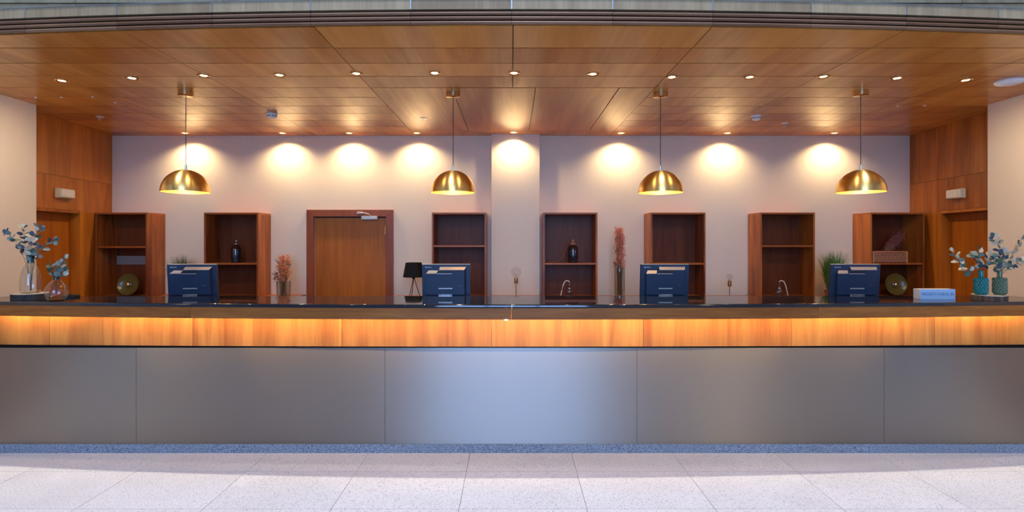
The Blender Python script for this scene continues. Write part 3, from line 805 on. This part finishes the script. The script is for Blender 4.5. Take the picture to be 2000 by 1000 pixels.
p1 = hobnail(1916, 'redglass', 'teal hobnail glass bottle vase on the bark edged wood slice')
p2 = hobnail(1952.5, 'oliveglass', 'olive green hobnail glass bottle vase on the bark edged wood slice')
n1 = p1 + Vector((0, 0, .15)); n2 = p2 + Vector((0, 0, .15))
eu = ['leaf_pale', 'leaf_grey', 'leaf_cream', 'leaf_grey', 'leaf_blue', 'leaf_green']
eucalyptus('eucalyptus_branches', 'spreading pale eucalyptus branches standing in the teal hobnail vase', tuple(n1),
    [(n1, at(1862, 493, 4.40), (-.02, 0, -.02), 8), (n1, at(1912, 488, 4.38), (-.01, 0, .02), 6), (n1, at(1936, 500, 4.36), (0, 0, .03), 6), (n1, at(1902, 500, 4.45), (0, 0, .02), 5)], eu, .0315)
eucalyptus('eucalyptus_branches', 'tall spreading eucalyptus branches standing in the olive hobnail vase', tuple(n2),
    [(n2, at(1942, 464, 4.42), (.03, 0, .02), 8), (n2, at(1995, 468, 4.42), (-.01, 0, -.01), 7), (n2, at(2003, 510, 4.36), (0, -.02, .04), 6), (n2, at(1962, 496, 4.38), (0, 0, .01), 6),
     (n2, at(1940, 505, 4.36), (0, 0, .02), 5)], eu, .0315)

# ------------------------------------------------------------------ things on the back cabinets
ZB = WT
D2 = 6.14
# black table lamp
lp = thing('table_lamp', 'small black tripod table lamp with tapered shade beside a monitor', 'lamp', ((808 - 1000) * 6.2 / F, 6.2, ZB))
zs = 1.7 + (469 - 541) * 6.2 / F - ZB; zt = 1.7 + (469 - 513) * 6.2 / F - ZB
MB().lathe([(.122, zs), (.091, zt), (.088, zt), (.119, zs)], n=40).build('shade', 'black', lp, smooth=40)
MB().lathe([(.001, zs + .02), (.018, zs + .015), (.018, zs - .02), (.001, zs - .025)], n=14).build('hub', 'black', lp)
MB().tube([(0, 0, zs), (0, 0, zt - .01)], .004, 6).build('rod', 'black', lp)
for k in range(3):
    a = 2 * PI * k / 3 + .35
    MB().tube([(0, 0, zs), (.075 * math.cos(a) , .06 * math.sin(a), 0)], .004, 6).build('leg', 'black', lp)

def bulb_lamp(px, gr, lab, top, d=6.25):
    x = (px - 1000) * d / F; k = d / F
    t = thing('bulb_lamp', lab, 'lamp', (x, d, ZB), group='brass bulb lamps')
    zt_ = EYE + (469 - top) * k - ZB
    MB().lathe([(.04, 0), (.04, .006), (.008, .010)], n=24, cap0=True).build('base', 'brass', t, smooth=40)
    zsock = zt_ - 2 * gr - .075
    MB().tube([(0, 0, .008), (0, 0, zsock)], .005, 8).build('rod', 'brass', t)
    MB().lathe([(.004, zsock - .005), (.022, zsock), (.022, zsock + .065), (.019, zsock + .067)], n=22).build('socket', 'brass', t, smooth=40)
    zc = zt_ - gr
    MB().lathe([(.013, zsock + .06), (.014, zc - gr * 1.02)] + [(max(.001, gr * math.cos(a)), zc + gr * math.sin(a)) for a in [(-.42 + 1.42 * q / 12) * PI / 2 for q in range(13)]], n=26).build('globe', 'clearglass', t, smooth=60)
    MB().tube([(-.006, 0, zsock + .06), (-.012, 0, zc), (0, 0, zc + gr * .45), (.012, 0, zc), (.006, 0, zsock + .06)], .0012, 4).build('filament', 'brass', t)
bulb_lamp(1008, .060, 'brass lamp with large clear globe bulb in front of the pillar', 521)
bulb_lamp(1425, .038, 'short brass lamp with small clear bulb between two bookcases', 534)

def dried(name, lab, px, d, spread, top, bottom, vase_r, vase_top, tones, n, seed, vlabel):
    rnd = random.Random(seed)
    k = d / F; x = (px - 1000) * k
    v = thing('glass_vase', vlabel, 'vase', (x, d, ZB))
    zv = EYE + (469 - vase_top) * k - ZB
    MB().lathe([(.001, .0), (vase_r * .9, 0), (vase_r * .95, .02), (vase_r, zv), (vase_r * .96, zv), (vase_r * .9, .025), (.001, .012)], n=30).build('body', 'glass', v, smooth=60)
    t = thing(name, lab, 'dried flowers', (x, d, ZB + .014))
    st = MB(); blooms = {}
    ztop = EYE + (469 - top) * k - ZB; zb = EYE + (469 - bottom) * k - ZB
    for i in range(n):
        a = rnd.uniform(0, 2 * PI); u = rnd.random() ** .7
        h = zb + (ztop - zb) * rnd.random()
        hw = spread * (1 - .45 * (h - zb) / (ztop - zb))
        tip = Vector((hw * math.cos(a) * u, hw * .7 * math.sin(a) * u, h))
        foot = Vector((rnd.uniform(-.5, .5) * vase_r, rnd.uniform(-.5, .5) * vase_r, .006))
        mid = foot.lerp(tip, .5); mid.x *= .75
        st.tube([foot, mid, tip], .0016, 4, caps=False)
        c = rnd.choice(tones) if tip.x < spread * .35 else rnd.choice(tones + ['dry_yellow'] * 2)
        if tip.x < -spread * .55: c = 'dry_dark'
        mb = blooms.setdefault(c, MB())
        for q in range(18):
            p = tip + Vector((rnd.gauss(0, .014), rnd.gauss(0, .012), rnd.gauss(0, .018)))
            r = rnd.uniform(.003, .0075)
            ax = Vector((rnd.uniform(-1, 1), rnd.uniform(-1, 1), rnd.uniform(-1, 1))).normalized()
            b1 = ax.orthogonal().normalized(); b2 = ax.cross(b1)
            mb.add([p + ax * r, p + b1 * r, p + b2 * r, p - b1 * r, p - b2 * r, p - ax * r],
                   [(0, 1, 2), (0, 2, 3), (0, 3, 4), (0, 4, 1), (5, 2, 1), (5, 3, 2), (5, 4, 3), (5, 1, 4)])
    o = st.build('stems', 'dry_stem', t); o['kind'] = 'stuff'
    for c, mb in blooms.items():
        o = mb.build('blooms', c, t); o['kind'] = 'stuff'
dried('dried_flower_bunch', 'bunch of orange dried flowers in the short glass vase left of the door', 554, 6.12, .115, 504, 548, .078, 549, ['dry_orange'] * 5 + ['dry_dark'], 85, 3,
      'short clear glass vase of orange dried flowers left of the door')
dried('dried_flower_bunch', 'tall bunch of pink dried flowers in the tall glass vase', 1210, 6.2, .075, 448, 525, .062, 522, ['dry_pink'] * 5 + ['dry_orange'], 110, 5,
      'tall clear glass vase of pink dried flowers right of the pillar')

def grass(px, d, lab, top, spread, mat, seed, n=420, wide=.0028):
    rnd = random.Random(seed); k = d / F
    t = thing('potted_grass', lab, 'plant', ((px - 1000) * k, d, ZB), group='potted grasses on the back cabinets')
    MB().lathe([(.001, 0), (.075, 0), (.095, .085), (.098, .09), (.09, .09), (.085, .08)], n=28).build('pot', 'terracotta', t, smooth=40)
    MB().lathe([(.001, .078), (.087, .08)], n=20).build('soil', 'dark', t)
    H = EYE + (469 - top) * k - ZB
    bl = MB()
    for i in range(n):
        a = rnd.uniform(0, 2 * PI); r0 = .06 * rnd.random() ** .5
        foot = Vector((r0 * math.cos(a), r0 * math.sin(a), .078))
        h = H * rnd.uniform(.55, 1.0); out = spread * rnd.random() * (1.15 - .5 * h / H)
        a2 = a + rnd.uniform(-.5, .5)
        dirv = Vector((math.cos(a2), math.sin(a2) * .6, 0))
        tip = foot + dirv * out + Vector((0, 0, h - .078))
        mid = foot.lerp(tip, .55) + Vector((0, 0, h * .10)) - dirv * out * .12
        sd = Vector((-dirv.y, dirv.x, 0)); sd = sd.normalized() * wide if sd.length > .01 else Vector((wide, 0, 0))
        fw_ = Vector((.0008, -.0015, 0))
        bl.add([foot - sd, foot + sd, foot + fw_, mid - sd * .8, mid + sd * .8, mid + fw_, tip],
               [(0, 3, 5, 2), (2, 5, 4, 1), (1, 4, 3, 0), (3, 6, 5), (5, 6, 4), (4, 6, 3)])
    o = bl.build('blades', mat, t); o['kind'] = 'stuff'
grass(354, 6.08, 'potted grass behind the leftmost monitor', 494, .28, 'grass_dark', 11, 560)
grass(1628, 6.10, 'bushy green potted grass beside the rightmost monitor', 486, .24, 'grass', 12, 700)

# ------------------------------------------------------------------ things in the bookcases
def dish(px, py, r, zfloor, lab, d=6.30, tilt=-.18):
    k = d / F
    x = (px - 1000) * k
    t = thing('glass_dish', lab, 'dish', (x, d, zfloor), group='olive dishes leaning in the corner bookcases')
    R = Matrix.Rotation(PI / 2 + tilt, 3, 'X')
    c = Vector((0, .0, r * math.cos(tilt) + .004))
    MB().lathe([(r, .04), (r * .97, .034), (r * .8, .016), (r * .5, .004), (.02, .0), (.018, .004), (r * .5, .009), (r * .8, .021), (r * .97, .04), (r, .043)], c, 48, R).build('dish', 'olive', t, smooth=50)
    MB().lathe([(.001, .0), (.022, .004), (.030, .025), (.028, .045), (.016, .058), (.001, .062)], c + R @ Vector((0, 0, .0)), 20, R).build('silvered_bulb', 'chrome', t, smooth=60)
dish(255, 562, .127, ZB + .007, 'olive gold dish with silvered bulb leaning in the left corner bookcase')
dish(1745, 559, .127, ZB + .007, 'olive gold dish with silvered bulb leaning in the right corner bookcase')

def jar(px, d, zb_, h, r, lab, tube=False):
    k = d / F
    t = thing('glass_jar', lab, 'jar', ((px - 1000) * k, d, zb_))
    MB().lathe([(.001, 0), (r * .9, 0), (r, .012), (r, h * .62), (r * .8, h * .72), (r * .5, h * .76)], n=28).build('body', 'smoke', t, smooth=50)
    MB().lathe([(.001, .01), (r * .8, .01), (r * .78, h * .5), (r * .5, h * .58), (.001, h * .58)], n=12).build('contents', 'pebble', t)
    MB().lathe([(r * .5, h * .76), (r * .62, h * .78), (r * .6, h * .84), (r * .25, h * .88), (r * .32, h * .94), (r * .2, h), (.001, h)], n=22).build('stopper', 'terracotta' if tube else 'glass', t, smooth=50)
    if tube:
        MB().tube([(0, 0, h * .86), (-.05, 0, h * .9), (-.09, 0, h * .5), (-.14, 0, h * .12), (-.20, 0, .006), (-.28, 0, .005)], .005, 6).build('hose', 'bead', t)
jar(461, 6.30, 1.438, .27, .055, 'dark glass jar with stopper on the shelf left of the door')
jar(1119, 6.30, 1.438, .27, .058, 'dark glass jar with hose on the shelf right of the pillar', True)

def still(px, d, lab, flip):
    k = d / F
    t = thing('glass_still', lab, 'glassware', ((px - 1000) * k, d, ZB + .007), group='small glass stills in lower compartments')
    MB().lathe([(.05, 0), (.05, .006), (.02, .01)], n=24, cap0=True).build('base', 'chrome', t, smooth=40)
    MB().lathe([(.02, .01), (.045, .03), (.05, .055), (.03, .085), (.012, .1)], n=24).build('flask', 'glass', t, smooth=60)
    MB().lathe([(.001, .062)] + [(.024 * math.sin(a), .085 - .024 * math.cos(a)) for a in [PI * q / 8 for q in range(1, 8)]] + [(.001, .11)], n=16).build('silver_ball', 'chrome', t, smooth=60)
    MB().lathe([(.012, .1), (.016, .12), (.010, .135), (.013, .15), (.008, .17)], n=16).build('column', 'glass', t, smooth=60)
    s = -1 if not flip else 1
    MB().tube([(0, 0, .165), (s * .02, 0, .178), (s * .05, 0, .170), (s * .075, 0, .12), (s * .09, 0, .05), (s * .10, 0, .004)], .0065, 8).build('bent_tube', 'cutwood', t)
still(1112, 6.28, 'small chrome and glass still with bent tube in the bookcase right of the pillar', False)
still(1522, 6.28, 'small chrome and glass still in the bookcase beside the green grass', True)

# wicker basket with dried mauve stems
bkx, bkd = (1732 - 1000) * 6.27 / F, 6.27
bk = thing('wicker_basket', 'small rectangular wicker basket on the shelf of the right corner bookcase', 'basket', (bkx, bkd, 1.438))
hw, hd2, hh = .193, .055, .128
core = MB()
core.box(-hw, hw, -hd2, -hd2 + .006, 0, hh).box(-hw, hw, hd2 - .006, hd2, 0, hh).box(-hw, -hw + .006, -hd2, hd2, 0, hh).box(hw - .006, hw, -hd2, hd2, 0, hh).box(-hw, hw, -hd2, hd2, 0, .006)
core.build('liner', 'wickerdark', bk)
wv = MB()
for r in range(9):
    z = .012 + .0125 * r
    for c in range(16):
        xa = -hw + 2 * hw * c / 16; xb = xa + 2 * hw / 16
        out = -.012 if (c + r) % 2 else .004
        wv.tube([(xa, -hd2 - .001, z), ((xa + xb) / 2, -hd2 + out, z), (xb, -hd2 - .001, z)], .0045, 6)
    for sx_ in (-1, 1):
        for c in range(4):
            ya = -hd2 + 2 * hd2 * c / 4; yb2 = ya + 2 * hd2 / 4
            out = .008 if (c + r) % 2 else .002
            wv.tube([(sx_ * hw, ya, z), (sx_ * (hw + out), (ya + yb2) / 2, z), (sx_ * hw, yb2, z)], .0052, 6)
o = wv.build('weave', 'wicker', bk, smooth=60); o['kind'] = 'stuff'
rim = MB().tube([(-hw, -hd2, hh), (hw, -hd2, hh), (hw, hd2, hh), (-hw, hd2, hh), (-hw, -hd2, hh)], .008, 8).build('rim', 'wicker', bk, smooth=60)
for sx_ in (-1, 1): MB().tube([(sx_ * hw, -hd2 - .002, .0), (sx_ * hw, -hd2 - .002, hh)], .008, 8).build('corner_post', 'wicker', bk, smooth=60)
rnd = random.Random(21)
db = thing('dried_flower_bunch', 'mauve dried flower stems leaning in the wicker basket', 'dried flowers', (bkx, bkd, 1.45))
st = MB(); bm_ = MB()
for i in range(60):
    foot = Vector((rnd.uniform(-.10, .0), rnd.uniform(-.03, .03), .0))
    u = rnd.random()
    tip = Vector((.02 + .17 * u + rnd.gauss(0, .012), rnd.uniform(-.04, .04), .20 + .13 * u + rnd.gauss(0, .02)))
    st.tube([foot, foot.lerp(tip, .5) + Vector((-.015, 0, .01)), tip], .0013, 4, caps=False)
    for q in range(14):
        w = rnd.uniform(.72, 1.03)
        p = foot.lerp(tip, w) + Vector((rnd.gauss(0, .013), rnd.gauss(0, .010), rnd.gauss(0, .014))); r = rnd.uniform(.004, .008)
        bm_.add([p + Vector(v_) * r for v_ in ((1, 0, 0), (0, 1, 0), (-1, 0, 0), (0, -1, 0), (0, 0, 1), (0, 0, -1))],
                [(0, 1, 4), (1, 2, 4), (2, 3, 4), (3, 0, 4), (1, 0, 5), (2, 1, 5), (3, 2, 5), (0, 3, 5)])
o = st.build('stems', 'dry_stem', db); o['kind'] = 'stuff'
o = bm_.build('blooms', 'dry_purple', db); o['kind'] = 'stuff'
